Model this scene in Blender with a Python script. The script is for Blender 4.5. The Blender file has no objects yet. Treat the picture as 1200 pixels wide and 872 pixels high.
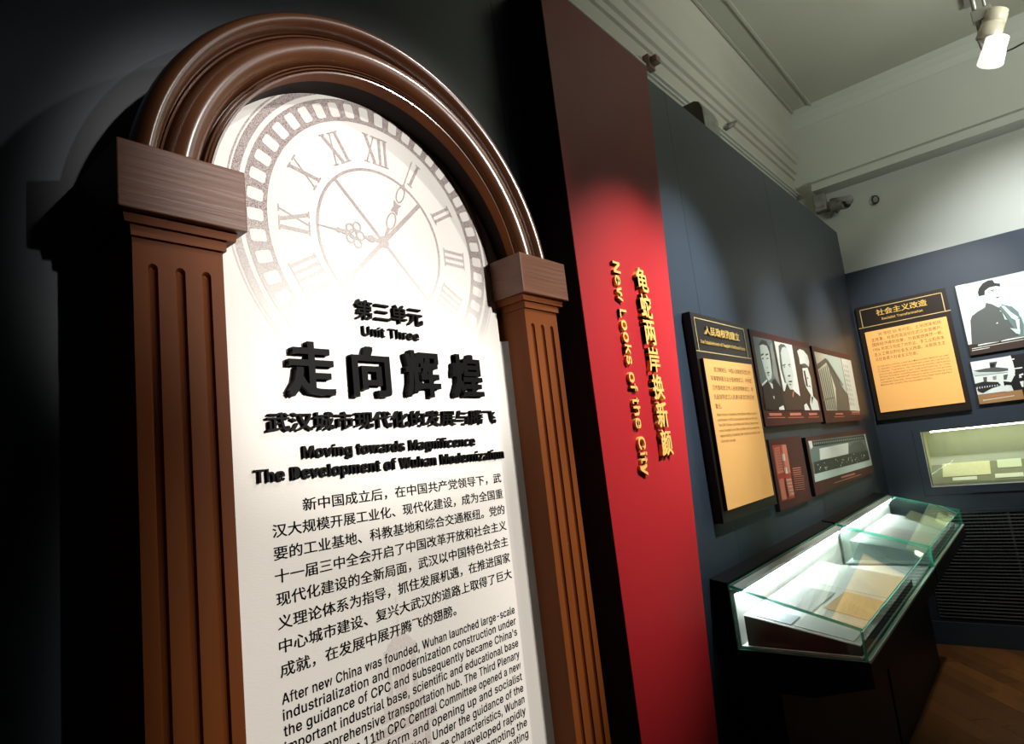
import bpy, bmesh, math, random
from mathutils import Vector, Matrix
random.seed(4)
C = bpy.context.scene.collection
PI = math.pi

# ------------------------------------------------------------------ camera
# world: X runs along the long partition, Y points into it, Z up; the camera stands at X=0, Y=0
EYE = Vector((0, 0, 1.55))
FPX = 732.657
RX = Vector((0.64887265, -0.75227435, -0.11422601))
RY = Vector((0.03762237, 0.18165636, -0.98264211))
RZ = Vector((0.75996634, 0.63331214, 0.14617419))
cam = bpy.data.cameras.new('camera'); camo = bpy.data.objects.new('camera', cam); C.objects.link(camo)
cam.sensor_width = 36; cam.lens = FPX / 1200 * 36; cam.clip_start = .02
m = Matrix((RX, -RY, -RZ)).transposed().to_4x4(); m.translation = EYE
camo.matrix_world = m
bpy.context.scene.camera = camo

def ray(x, y): return RX * ((x - 600) / FPX) + RY * ((y - 436) / FPX) + RZ
def atY(x, y, Y): d = ray(x, y); return EYE + d * (Y / d.y)      # a measured image point put on the long wall's plane
def atX(x, y, X): d = ray(x, y); return EYE + d * (X / d.x)      # the same on the end wall's plane
def atZ(x, y, Z): d = ray(x, y); return EYE + d * ((Z - EYE.z) / d.z)

# ------------------------------------------------------------------ light
sc = bpy.context.scene
sc.view_settings.view_transform = 'Standard'; sc.view_settings.look = 'None'
sc.view_settings.gamma = 1; sc.view_settings.use_curve_mapping = False
sc.view_settings.exposure = 0.0
w = bpy.data.worlds.new('world'); sc.world = w; w.use_nodes = True
w.node_tree.nodes['Background'].inputs[0].default_value = (.80, .90, .85, 1)
w.node_tree.nodes['Background'].inputs[1].default_value = .008

def spot(name, pos, target, power, deg, blend=.6, col=(1, .96, .9), size=.03):
    l = bpy.data.lights.new(name, 'SPOT'); o = bpy.data.objects.new(name, l); C.objects.link(o)
    l.energy = power; l.spot_size = math.radians(deg); l.spot_blend = blend; l.color = col; l.shadow_soft_size = size
    o.location = pos; o.rotation_euler = (Vector(target) - Vector(pos)).to_track_quat('-Z', 'Y').to_euler()
    return o
def area(name, pos, target, power, sx, sy, col=(1, 1, 1)):
    l = bpy.data.lights.new(name, 'AREA'); o = bpy.data.objects.new(name, l); C.objects.link(o)
    l.energy = power; l.shape = 'RECTANGLE'; l.size = sx; l.size_y = sy; l.color = col
    o.location = pos; o.rotation_euler = (Vector(target) - Vector(pos)).to_track_quat('-Z', 'Y').to_euler()
    return o
spot('hall_spot_board_upper', (1.9, -3.0, 2.5), (.785, .92, 1.96), 620, 14.0, .45, (1, .965, .91), .08)
o = spot('hall_spot_board_lower', (1.9, -3.0, 2.5), (.785, .92, 1.30), 540, 21, .50, (1, .95, .87), .08); o.scale = (.63, 1, 1)
spot('track_spot_arch', (1.85, -.30, 3.3), (.66, .92, 1.80), 70, 38, 1.0, (1, .95, .90))
spot('track_spot_moulding', (1.0, -1.0, 3.1), (.60, .86, 2.13), 85, 18, 1.0, (1, .96, .92), .03)
spot('track_spot_red', (2.25, -.55, 3.2), (1.64, .865, 1.74), 420, 32, 1.0, (1, .93, .88))
spot('track_spot_blue', (2.75, -.40, 3.3), (2.28, .98, 1.95), 330, 36, 1.0, (.88, .95, 1))
spot('track_spot_photo', (3.7, -.45, 3.3), (3.35, .98, 1.72), 290, 34, 1.0, (1, .94, .84))
spot('track_spot_photo_far', (4.5, -.30, 3.3), (4.35, .98, 1.85), 190, 38, 1.0, (1, .93, .78))
spot('track_spot_end', (3.6, .0, 3.3), (5.28, .50, 2.05), 190, 44, 1.0, (1, .95, .88))
spot('track_spot_end_far', (3.7, -.9, 3.3), (5.28, -.30, 2.45), 240, 60, 1.0, (.94, .98, 1))
spot('track_spot_floor', (4.3, -.30, 3.3), (4.7, -.05, 0), 130, 50, 1.0, (1, .94, .84))
area('added_ceiling_fill', (3.5, -1.0, 3.15), (3.7, -.7, 4.3), 32, .8, .4, (.96, 1, .90))  # unseen area light added to brighten the ceiling and upper walls

# ------------------------------------------------------------------ materials
def mat(name, col, rough=.5, metal=0, emit=0, emit_col=None, noise=None, bump=None, coat=0, spec=.5):
    m = bpy.data.materials.new(name); m.use_nodes = True; n = m.node_tree.nodes; L = m.node_tree.links
    b = n['Principled BSDF']; b.inputs['Base Color'].default_value = (*col, 1); b.inputs['Roughness'].default_value = rough
    b.inputs['Metallic'].default_value = metal; b.inputs['Coat Weight'].default_value = coat; b.inputs['Coat Roughness'].default_value = .15
    b.inputs['Specular IOR Level'].default_value = spec
    if emit:
        b.inputs['Emission Color'].default_value = (*(emit_col or col), 1); b.inputs['Emission Strength'].default_value = emit
    tc = n.new('ShaderNodeTexCoord'); mp = n.new('ShaderNodeMapping'); L.new(tc.outputs['Object'], mp.inputs[0])
    if noise:   # (scale vector, amount, second colour)
        mp.inputs['Scale'].default_value = noise[0]
        t = n.new('ShaderNodeTexNoise'); t.inputs['Scale'].default_value = 1; t.inputs['Detail'].default_value = 6; L.new(mp.outputs[0], t.inputs[0])
        r = n.new('ShaderNodeValToRGB'); r.color_ramp.elements[0].position = .5 - noise[1]; r.color_ramp.elements[1].position = .5 + noise[1]
        r.color_ramp.elements[0].color = (*col, 1); r.color_ramp.elements[1].color = (*noise[2], 1)
        L.new(t.outputs[0], r.inputs[0]); L.new(r.outputs[0], b.inputs['Base Color'])
    if bump:    # (scale vector, strength, distance)
        mp2 = n.new('ShaderNodeMapping'); L.new(tc.outputs['Object'], mp2.inputs[0]); mp2.inputs['Scale'].default_value = bump[0]
        t = n.new('ShaderNodeTexNoise'); t.inputs['Scale'].default_value = 1; t.inputs['Detail'].default_value = 3; L.new(mp2.outputs[0], t.inputs[0])
        bp = n.new('ShaderNodeBump'); bp.inputs['Strength'].default_value = bump[1]; bp.inputs['Distance'].default_value = bump[2]
        L.new(t.outputs[0], bp.inputs['Height']); L.new(bp.outputs[0], b.inputs['Normal'])
    return m
def clear_glass(name, tint, refl=1.45):
    m = bpy.data.materials.new(name); m.use_nodes = True; n = m.node_tree.nodes; L = m.node_tree.links
    n.remove(n['Principled BSDF']); out = n['Material Output']
    t = n.new('ShaderNodeBsdfTransparent'); t.inputs[0].default_value = (*tint, 1)
    g = n.new('ShaderNodeBsdfGlossy'); g.inputs['Roughness'].default_value = .02; g.inputs['Color'].default_value = (.85, 1, .97, 1)
    f = n.new('ShaderNodeLayerWeight'); f.inputs['Blend'].default_value = .5      # thin pane: same reflection from both sides
    p = n.new('ShaderNodeMath'); p.operation = 'POWER'; p.inputs[1].default_value = 4.0; L.new(f.outputs['Facing'], p.inputs[0])
    q = n.new('ShaderNodeMath'); q.operation = 'MULTIPLY_ADD'; q.inputs[1].default_value = .70; q.inputs[2].default_value = .035; L.new(p.outputs[0], q.inputs[0])
    x = n.new('ShaderNodeMixShader'); L.new(q.outputs[0], x.inputs[0]); L.new(t.outputs[0], x.inputs[1]); L.new(g.outputs[0], x.inputs[2])
    L.new(x.outputs[0], out.inputs[0]); return m
NAVY = mat('navy_paint', (.034, .047, .066), .42, noise=((3, 3, 3), .3, (.038, .052, .072)), bump=((160, 160, 160), .06, .002), spec=.4)
NAVYD = mat('navy_case_paint', (.006, .008, .012), .45, spec=.18)
RED = mat('red_paint', (.42, .018, .024), .45, spec=.2, bump=((140, 140, 140), .05, .002))
REDSIDE = mat('dark_side', (.02, .003, .003), .6)
WOOD = mat('brown_wood', (.135, .034, .006), .5, noise=((14, 14, 2.0), .25, (.185, .050, .009)), bump=((70, 70, 5), .12, .002), spec=.12)
WOODH = mat('brown_wood_cap', (.120, .042, .020), .42, noise=((3, 14, 40), .25, (.17, .066, .034)), bump=((6, 60, 150), .55, .0025), spec=.4)
ARCHW = mat('brown_glossy_wood', (.085, .028, .012), .27, noise=((9, 9, 9), .3, (.13, .048, .018)), bump=((40, 40, 40), .10, .002), coat=.9)
ARCHW.node_tree.nodes['Principled BSDF'].inputs['Coat Roughness'].default_value = .22
PAPER_C = (.80, .765, .72)
PAPER = mat('paper_board', PAPER_C, .7, bump=((120, 120, 420), .35, .0008), spec=.2)
INKBLACK = mat('black_acrylic', (.003, .003, .003), .5, spec=.06)
INKPRINT = mat('black_print', (.005, .005, .005), .8, spec=.03)
GOLD = mat('gold_letter', (.90, .58, .16), .35, metal=.1)
GOLDL = mat('gold_line', (.85, .62, .28), .4, metal=.2)
BLACKB = mat('dark_bronze_board', (.020, .013, .008), .4)
REBATE = mat('black_rebate', (.012, .006, .004), .7, spec=.15)  # near-black tone for the back part of the arch reveal
BLACK = mat('black_edge', (.003, .003, .003), .6)
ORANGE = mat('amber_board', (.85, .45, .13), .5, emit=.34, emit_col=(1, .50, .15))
TXTO = mat('brown_print', (.16, .09, .03), .6)
MAROON = mat('maroon_board', (.075, .020, .018), .5, spec=.25)
WHITEW = mat('white_plaster', (.58, .60, .54), .75, noise=((1.5, 1.5, 1.5), .3, (.62, .64, .58)))
CEIL = mat('ceiling_paint', (.50, .50, .41), .8, noise=((1.2, 1.2, 1.2), .3, (.46, .47, .39)))
CORN = mat('cornice_paint', (.56, .54, .46), .7)
WHITE = mat('white_liner', (.80, .80, .77), .6)
LINER_Y = mat('cream_liner', (.62, .62, .40), .6)
GREYL = mat('grey_paper', (.36, .36, .36), .6)
PAPERO = mat('tan_paper', (.72, .46, .22), .6, noise=((10, 120, 10), .2, (.55, .33, .14)))
PAPERY = mat('cream_paper', (.78, .75, .52), .6, noise=((60, 60, 60), .2, (.70, .67, .44)))
PAPERW = mat('white_paper', (.82, .82, .78), .6)
PAPERG = mat('pale_green_paper', (.66, .72, .58), .6)
BROWNW = mat('brown_wedge_cloth', (.085, .046, .028), .7)
GLASS = clear_glass('clear_glass', (.93, .98, .965))
GEDGE = mat('green_glass_edge', (.10, .72, .50), .1, spec=.8)
GEDGE.node_tree.nodes['Principled BSDF'].inputs['Transmission Weight'].default_value = .35
SEAL = mat('pale_glass_seal', (.55, .62, .60), .3)
LED = mat('led_strip', (1, 1, 1), .5, emit=52, emit_col=(.93, 1, .98))
LEDY = mat('led_strip_warm', (1, 1, 1), .5, emit=9, emit_col=(.95, 1, .62))
LAMPW = mat('cream_lamp_shell', (.55, .50, .40), .4)
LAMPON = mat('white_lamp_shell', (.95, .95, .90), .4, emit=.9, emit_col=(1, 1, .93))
METAL = mat('grey_metal', (.30, .29, .27), .4, metal=.4)
GREYBOX = mat('grey_plastic', (.36, .36, .32), .5, noise=((18, 18, 18), .2, (.24, .23, .20)))
DARKPL = mat('dark_plastic', (.02, .02, .02), .3)
SLAT = mat('black_slat', (.12, .13, .135), .35)
SLATB = mat('dark_lattice', (.016, .018, .018), .45)
# photographic print tones
PT = {k: mat('print_' + k, c, .45) for k, c in dict(white=(.80, .86, .82), pale=(.56, .70, .66), teal=(.13, .20, .19), mid=(.25, .29, .27), grey=(.09, .10, .095),
      dark=(.022, .024, .022), black=(.008, .008, .009), brown=(.045, .026, .018), pink=(.62, .20, .13), red=(.42, .03, .02), skin=(.62, .72, .68), tan=(.40, .22, .09), cream=(.72, .74, .62)).items()}
def fade_ink(name, z0, z1, ink, lo=.0, hi=1.0):
    """printed ink whose strength runs out towards the bottom of the printed picture, speckled like a coarse screen"""
    m = bpy.data.materials.new(name); m.use_nodes = True; n = m.node_tree.nodes; L = m.node_tree.links; b = n['Principled BSDF']
    b.inputs['Roughness'].default_value = .7; b.inputs['Specular IOR Level'].default_value = .2
    tc = n.new('ShaderNodeTexCoord'); s = n.new('ShaderNodeSeparateXYZ'); L.new(tc.outputs['Object'], s.inputs[0])
    r = n.new('ShaderNodeMapRange'); r.inputs[1].default_value = z0; r.inputs[2].default_value = z1; r.inputs[3].default_value = lo; r.inputs[4].default_value = hi
    L.new(s.outputs['Z'], r.inputs[0])
    t = n.new('ShaderNodeTexNoise'); t.inputs['Scale'].default_value = 620; L.new(tc.outputs['Object'], t.inputs[0])
    r2 = n.new('ShaderNodeMapRange'); r2.inputs[1].default_value = .35; r2.inputs[2].default_value = .60; r2.inputs[3].default_value = 1.0; r2.inputs[4].default_value = .45
    L.new(t.outputs[0], r2.inputs[0])
    mu = n.new('ShaderNodeMath'); mu.operation = 'MULTIPLY'; L.new(r.outputs[0], mu.inputs[0]); L.new(r2.outputs[0], mu.inputs[1])
    mx = n.new('ShaderNodeMix'); mx.data_type = 'RGBA'; mx.inputs[6].default_value = (*PAPER_C, 1); mx.inputs[7].default_value = (*ink, 1)
    L.new(mu.outputs[0], mx.inputs[0]); L.new(mx.outputs[2], b.inputs['Base Color']); return m
INKCLOCK = fade_ink('mauve_print', 1.81, 2.02, (.17, .095, .10), .0, 1.0)
INKTHIN = fade_ink('mauve_print_light', 1.80, 2.08, (.25, .165, .165), .05, 1.0)
INKTOWER = fade_ink('tower_print', 1.02, 1.30, (.36, .24, .24), .75, .35)
INKTOWER2 = fade_ink('tower_print_pale', 1.02, 1.30, (.50, .38, .37), .6, .3)

# ------------------------------------------------------------------ object helpers
def link(name, verts, faces, material, parent=None, smooth=False, midx=None):
    me = bpy.data.meshes.new(name); me.from_pydata([tuple(v) for v in verts], [], faces); me.update()
    o = bpy.data.objects.new(name, me); C.objects.link(o)
    for mm in (material if isinstance(material, (list, tuple)) else [material]): me.materials.append(mm)
    if midx: me.polygons.foreach_set('material_index', midx)
    if smooth: me.polygons.foreach_set('use_smooth', [True] * len(me.polygons))
    if parent: o.parent = parent; o.matrix_parent_inverse = Matrix.Translation(-parent.location)
    return o
def tag(o, label=None, cat=None, group=None, kind=None):
    if label: o['label'] = label
    if cat: o['category'] = cat
    if group: o['group'] = group
    if kind: o['kind'] = kind
    return o
def thing(name, label, cat, loc=(0, 0, 0), group=None):
    o = bpy.data.objects.new(name, None); C.objects.link(o); o.location = loc; o.empty_display_size = .1
    return tag(o, label, cat, group)
BF = [(0, 3, 2, 1), (4, 5, 6, 7), (0, 1, 5, 4), (1, 2, 6, 5), (2, 3, 7, 6), (3, 0, 4, 7)]
def boxv(x0, x1, y0, y1, z0, z1):
    return [(x0, y0, z0), (x1, y0, z0), (x1, y1, z0), (x0, y1, z0), (x0, y0, z1), (x1, y0, z1), (x1, y1, z1), (x0, y1, z1)]
def box(name, x0, x1, y0, y1, z0, z1, material, parent=None, bevel=0):
    o = link(name, boxv(x0, x1, y0, y1, z0, z1), BF, material, parent)
    if bevel:
        bv = o.modifiers.new('bevel', 'BEVEL'); bv.width = bevel; bv.segments = 2
    return o
def boxes(name, lst, material, parent=None):
    v = []; f = []
    for b in lst:
        k = len(v); v += boxv(*b); f += [tuple(i + k for i in q) for q in BF]
    return link(name, v, f, material, parent)
def prism(name, poly, axis, a, b, material, parent=None, bevel=0):
    """poly: 2-D outline; axis 'X' -> poly is (y,z); 'Y' -> (x,z); 'Z' -> (x,y)"""
    def P(p, t): return {'X': (t, p[0], p[1]), 'Y': (p[0], t, p[1]), 'Z': (p[0], p[1], t)}[axis]
    n = len(poly); v = [P(p, a) for p in poly] + [P(p, b) for p in poly]
    f = [tuple(range(n))[::-1], tuple(range(n, 2 * n))] + [(i, (i + 1) % n, n + (i + 1) % n, n + i) for i in range(n)]
    o = link(name, v, f, material, parent)
    bm = bmesh.new(); bm.from_mesh(o.data); bmesh.ops.recalc_face_normals(bm, faces=bm.faces); bm.to_mesh(o.data); bm.free()
    if bevel:
        bv = o.modifiers.new('bevel', 'BEVEL'); bv.width = bevel; bv.segments = 2
    return o
def slab(name, P4, t, material, parent=None, axis=None, edge=None):
    """a flat four-sided sheet of thickness t (towards -normal); edge faces may carry another material"""
    P4 = [Vector(p) for p in P4]; nrm = (P4[1] - P4[0]).cross(P4[3] - P4[0]).normalized() if axis is None else Vector(axis)
    v = P4 + [p - nrm * t for p in P4]; n = len(P4)
    f = [tuple(range(n)), tuple(range(2 * n - 1, n - 1, -1))] + [(i, i + n, (i + 1) % n + n, (i + 1) % n) for i in range(n)]
    return link(name, v, f, [material, edge or material], parent, midx=[0, 0] + [1] * n)
def tube(name, pts, r, material, parent=None, seg=10, closed=False):
    pts = [Vector(p) for p in pts]; v = []; f = []; n = len(pts)
    for i, p in enumerate(pts):
        a = pts[(i - 1) % n] if (closed or i) else p; b = pts[(i + 1) % n] if (closed or i < n - 1) else p
        d = (b - a).normalized(); u = d.cross(Vector((0, 0, 1)) if abs(d.z) < .9 else Vector((1, 0, 0))).normalized(); w_ = d.cross(u)
        rr = r[i] if isinstance(r, (list, tuple)) else r
        for k in range(seg): t = 2 * PI * k / seg; v.append(p + (u * math.cos(t) + w_ * math.sin(t)) * rr)
    for i in range(n if closed else n - 1):
        for k in range(seg):
            a = i * seg + k; b = i * seg + (k + 1) % seg; j = ((i + 1) % n) * seg; f.append((a, b, j + (k + 1) % seg, j + k))
    if not closed: f += [tuple(range(seg))[::-1], tuple(range((n - 1) * seg, n * seg))]
    return link(name, v, f, material, parent, smooth=True)
def struct(o): o['kind'] = 'structure'; return o

# ---- flat prints: coloured shapes lying 0.1 mm apart on one face of a board
def flat(name, layers, normal, parent, step=.00025):
    v = []; f = []; mi = []; mats = []; nn = Vector(normal)
    for i, (mm, poly) in enumerate(layers):
        if mm not in mats: mats.append(mm)
        k = len(v); v += [Vector(p) + nn * step * (i + 1) for p in poly]; f.append(tuple(range(k, k + len(poly)))); mi.append(mats.index(mm))
    o = link(name, v, f, mats, parent, midx=mi)
    bm = bmesh.new(); bm.from_mesh(o.data); bmesh.ops.triangulate(bm, faces=bm.faces); bm.to_mesh(o.data); bm.free()
    return o

# ---- lettering, made from Blender's own built-in font
_tc = {}
try:    # the plain sans-serif that ships with Blender's own interface, for Latin lines
    import os
    SANS = bpy.data.fonts.load(os.path.join(bpy.utils.system_resource('DATAFILES'), 'fonts', 'Inter.woff2'))
except Exception: SANS = None
def text_mesh(s, bold=0.0, depth=0.0, res=2):
    """glyph outlines of a line; strokes are thickened by laying slightly shifted copies over one another"""
    key = (s, bold, depth, res)
    if key in _tc: return _tc[key]
    cu = bpy.data.curves.new('t', 'FONT'); cu.body = s; cu.size = 1; cu.extrude = depth; cu.resolution_u = res
    if SANS and s.isascii(): cu.font = SANS; cu.space_character = 1 + bold * 3.2
    o = bpy.data.objects.new('t', cu); C.objects.link(o)
    dg = bpy.context.evaluated_depsgraph_get(); me = bpy.data.meshes.new_from_object(o.evaluated_get(dg))
    V0 = [tuple(v.co) for v in me.vertices]; F0 = [tuple(p.vertices) for p in me.polygons]
    bpy.data.objects.remove(o); bpy.data.curves.remove(cu); bpy.data.meshes.remove(me)
    b = bold
    sh = [(0, 0)] if not b else ([(-b, 0), (b, 0)] if b < .012 else [(-b, -b * .7), (b, -b * .7), (b, b * .7), (-b, b * .7)] + ([(0, 0)] if b > .03 else []))
    V = []; F = []; G = []
    for j, (dx, dy) in enumerate(sh):
        k = len(V); V += [(v[0] + dx, v[1] + dy, v[2] * (1 + .006 * j) if depth else v[2] + .0015 * j) for v in V0]; F += [tuple(i + k for i in q) for q in F0]
    _tc[key] = (V, F, len(V0)); return _tc[key]
def islands(V, F, nv, cell=None):
    par = list(range(len(V)))
    def find(a):
        while par[a] != a: par[a] = par[par[a]]; a = par[a]
        return a
    for q in F:
        a = find(q[0])
        for b in q[1:]:
            b = find(b)
            if a != b: par[b] = a
    # merge coincident vertices of front/back/sides
    seen = {}
    for i, v in enumerate(V):
        if i >= nv: par[find(i)] = find(i % nv); continue      # shifted copies stay with their glyph
        k = (round(v[0], 4), round(v[1], 4))
        if k in seen: par[find(i)] = find(seen[k])
        else: seen[k] = i
    g = {}
    for q in F: g.setdefault(find(q[0]), []).append(q)
    L = []
    for fs in g.values():
        xs = [V[i][0] for q in fs for i in q]; L.append([min(xs), max(xs), fs])
    L.sort(key=lambda a: a[0])
    if cell:
        out = {}
        for a in L: out.setdefault(int(((a[0] + a[1]) / 2) // cell), []).extend(a[2])
        return [out[k] for k in sorted(out)]
    out = []
    for a in L:
        if out and a[0] < out[-1][1] - .35 * min(a[1] - a[0], out[-1][1] - out[-1][0]): out[-1][1] = max(out[-1][1], a[1]); out[-1][2] += a[2]
        else: out.append([a[0], a[1], list(a[2])])
    return [o[2] for o in out]
def lettering(s, name, O, R, U, width, height, material, parent, bold=0.0, depth=0.0, split=None, ybase=None, res=2, lift=.0004):
    """O: lower left corner; R, U: unit vectors of reading direction and up; bounding box fitted to width x height.
    ybase=(lo,hi) fits that range of font units to the height instead of the bounding box."""
    R = Vector(R); U = Vector(U); N = R.cross(U); O = Vector(O)
    V, F, nv = text_mesh(s, bold, .5 if depth else 0, res)
    x0 = min(v[0] for v in V); x1 = max(v[0] for v in V)
    y0, y1 = ybase if ybase else (min(v[1] for v in V), max(v[1] for v in V))
    sx = width / (x1 - x0); sy = height / (y1 - y0)
    def W(v): return O + R * ((v[0] - x0) * sx) + U * ((v[1] - y0) * sy) + N * ((v[2] + .5) * depth if depth else lift + v[2] * .02)
    groups = [F] if not split else islands(V, F, nv, 1.0 if split == 'cell' else None)
    objs = []
    for fs in groups:
        idx = sorted({i for q in fs for i in q}); mp = {a: b for b, a in enumerate(idx)}
        objs.append(link(name, [W(V[i]) for i in idx], [tuple(mp[i] for i in q) for q in fs], material, parent))
    return objs
def textA(s, name, x0, x1, z0, z1, Y, material, parent, **k):
    return lettering(s, name, (x0, Y, z0), (1, 0, 0), (0, 0, 1), x1 - x0, z1 - z0, material, parent, **k)
def textB(s, name, y0, y1, z0, z1, X, material, parent, **k):   # y0 > y1: reads towards -Y on the end wall
    return lettering(s, name, (X, y0, z0), (0, -1, 0), (0, 0, 1), y0 - y1, z1 - z0, material, parent, **k)
def yspan(ch): V = text_mesh(ch)[0]; return (min(v[1] for v in V), max(v[1] for v in V))
LAT = yspan('H')    # baseline and cap height of the font

# ================================================================== SETTING
WY, WX = .98, 5.28
# floor: dark timber with separate boards where they show
fl = struct(box('floor', -3, 6.2, -4.5, 1.45, -.12, -.004, mat('floor_bed', (.05, .022, .008), .6)))
PLANKS = [mat('floor_plank_%s' % n_, c, .36, noise=((3, 22, 10), .3, tuple(x * 1.5 for x in c))) for n_, c in (('dark', (.085, .034, .010)), ('mid', (.105, .042, .012)), ('light', (.13, .052, .015)))]
ang = math.atan2(.38 - .708, 4.524 - 4.933); cx, sx_ = math.cos(ang), math.sin(ang)
def clip(poly, ax, lim, sign):
    out = []
    for i, p in enumerate(poly):
        q = poly[i - 1]; a, b = (q[ax] - lim) * sign, (p[ax] - lim) * sign
        if (a <= 0) != (b <= 0): t = a / (a - b); out.append((q[0] + (p[0] - q[0]) * t, q[1] + (p[1] - q[1]) * t))
        if b <= 0: out.append(p)
    return out
for i in range(-40, 41):
    for j in range(-20, 21):
        u = (j + (.5 if i % 2 else 0) + .17 * ((i * 7) % 3)) * .603; v = i * .0935
        X = 4.2 + u * cx - v * sx_; Y = .2 + u * sx_ + v * cx
        if not (2.8 < X < 5.7 and -1.1 < Y < 1.4): continue
        P = [(X + a * cx - b * sx_, Y + a * sx_ + b * cx) for a, b in ((-.3005, -.0463), (.3005, -.0463), (.3005, .0463), (-.3005, .0463))]
        for ax, lim, sg in ((0, 5.2615, 1), (1, .9785, 1), (0, 3.1, -1), (1, -.8, -1)):
            if P: P = clip(P, ax, lim, sg)
        if len(P) > 2: prism('floor_board', P, 'Z', -.006, random.uniform(-.0006, .0004), random.choice((PLANKS[0], PLANKS[1], PLANKS[1], PLANKS[2])), fl)
CZ = 4.15
ce = struct(box('ceiling', -3, 6.2, -4.5, 1.45, CZ, CZ + .1, CEIL))
for a_, b_ in ((1.165, 1.185), (1.13, 1.145), (.99, 1.005)):
    boxes('ceiling_moulding', [(-1, 5.45, a_, b_, CZ - .012, CZ + .01)], CEIL, ce)
struct(box('wall_left', -3, 6.2, 1.25, 1.45, 0, CZ, CORN)); struct(box('wall_end', 5.45, 5.7, -4.5, 1.45, 0, CZ, WHITEW))
# cornice along the tall wall: stepped bands and a cove
prof = [(1.255, 3.615), (1.235, 3.622), (1.232, 3.66), (1.215, 3.668), (1.213, 3.742), (1.196, 3.750), (1.194, 3.785), (1.178, 3.80), (1.178, 3.822),
        (1.195, 3.832), (1.203, 3.90), (1.20, 4.0), (1.187, 4.08), (1.165, 4.12), (1.145, 4.152), (1.255, 4.152)]
struct(prism('trim_1', prof, 'X', -1, 5.449, CORN))
struct(prism('trim_2', [(1.255, 3.462), (1.238, 3.464), (1.236, 3.474), (1.222, 3.478), (1.222, 3.488), (1.255, 3.492)], 'X', -1, 5.449, WHITEW))
# boxed beam with mouldings on the end wall
bp_ = [(5.455, 3.415), (5.275, 3.415), (5.275, 3.452), (5.292, 3.456), (5.292, 3.480), (5.265, 3.486), (5.262, 3.502), (5.30, 3.512), (5.40, 3.55), (5.455, 3.56)]
def prismY(name, poly, a, b, material): return prism(name, poly, 'Y', a, b, material)
struct(prismY('trim_3', bp_, -4.5, 1.094, WHITEW))
# cove between end wall and ceiling
struct(prismY('trim_4', [(5.455, 4.02), (5.44, 4.03), (5.42, 4.08), (5.38, 4.12), (5.33, 4.152), (5.455, 4.152)], -4.5, 1.2, WHITEW))

# navy partition along the tall wall: core with boards that meet in fine joints
pa = struct(box('wall_partition_left', -3, 5.28, .9850, 1.06, 0, 3.030, NAVYD))
seams = [-3, .05, 1.272, 2.393, 3.615, 4.84, 5.28]
for a_, b_ in zip(seams, seams[1:]): box('wall_panel', a_ + .0009, b_ - (.0009 if b_ < 5.2 else 0), .98, .985, 0, 3.035, NAVY, pa)
# navy partition at the end wall, with an opening for the recessed showcase and the grille
NY0, NY1, NZ0, NZ1 = .705, -.95, 1.065, 1.447       # showcase opening
GY0, GZ0, GZ1 = .82, .172, .888                     # grille opening
pb = bpy.data.objects.new('wall_partition_end', None); C.objects.link(pb); struct(pb)
YR = -4.5
for nm_, args in (('upper', (5.28, 5.33, YR, .98, NZ1, 2.70)), ('middle_left', (5.28, 5.33, NY0, .98, NZ0, NZ1)), ('middle_right', (5.28, 5.33, YR, NY1, NZ0, NZ1)),
                  ('below', (5.28, 5.33, YR, .98, GZ1, NZ0)), ('lower_left', (5.28, 5.33, GY0, .98, GZ0, GZ1)), ('lower_right', (5.28, 5.33, YR, -1.1, GZ0, GZ1)), ('foot', (5.28, 5.33, YR, .98, 0, GZ0))):
    box('wall_panel', *args, NAVY, pb)
box('wall_filler', 5.2801, 5.33, .98, 1.06, 0, 2.70, NAVY, pb)
struct(box('baseboard_end', 5.262, 5.28, YR, .98, 0, .150, NAVY))

# grille: black slats in front of a dark lattice
gr = thing('wall_grille', 'black slatted ventilation grille low in the navy end wall', 'grille', (5.28, 0, .17))
n_sl = 32
sm = box('slat', 5.271, 5.281, -1.1, GY0, -.0035, .0035, SLAT, gr); sm.location = (0, 0, GZ0 + .011)
for i in range(1, n_sl):
    o = sm.copy(); C.objects.link(o); o.location.z = GZ0 + .011 + i * (GZ1 - GZ0 - .02) / (n_sl - 1)
tag(boxes('lattice', [(5.295, 5.298, y / 1000, y / 1000 + .008, GZ0, GZ1) for y in range(-1100, 815, 22)], SLATB, gr), kind='stuff')
box('backing', 5.325, 5.332, -1.1, GY0, GZ0, GZ1, BLACK, gr)
for y_ in (-.6, -.02, .32): box('stile', 5.283, 5.292, y_ - .006, y_ + .006, GZ0, GZ1, SLAT, gr)
box('frame', 5.266, 5.284, -1.1, GY0 + .01, GZ1 - .004, GZ1 + .012, NAVY, gr)

# ================================================================== ARCH WITH CLOCK BOARD
ar = thing('clock_arch', 'tall brown wooden arch on two fluted pilasters around the white clock board', 'arch', (.76, .98, 0))
ACX, ACZ = .741, 1.947
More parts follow.
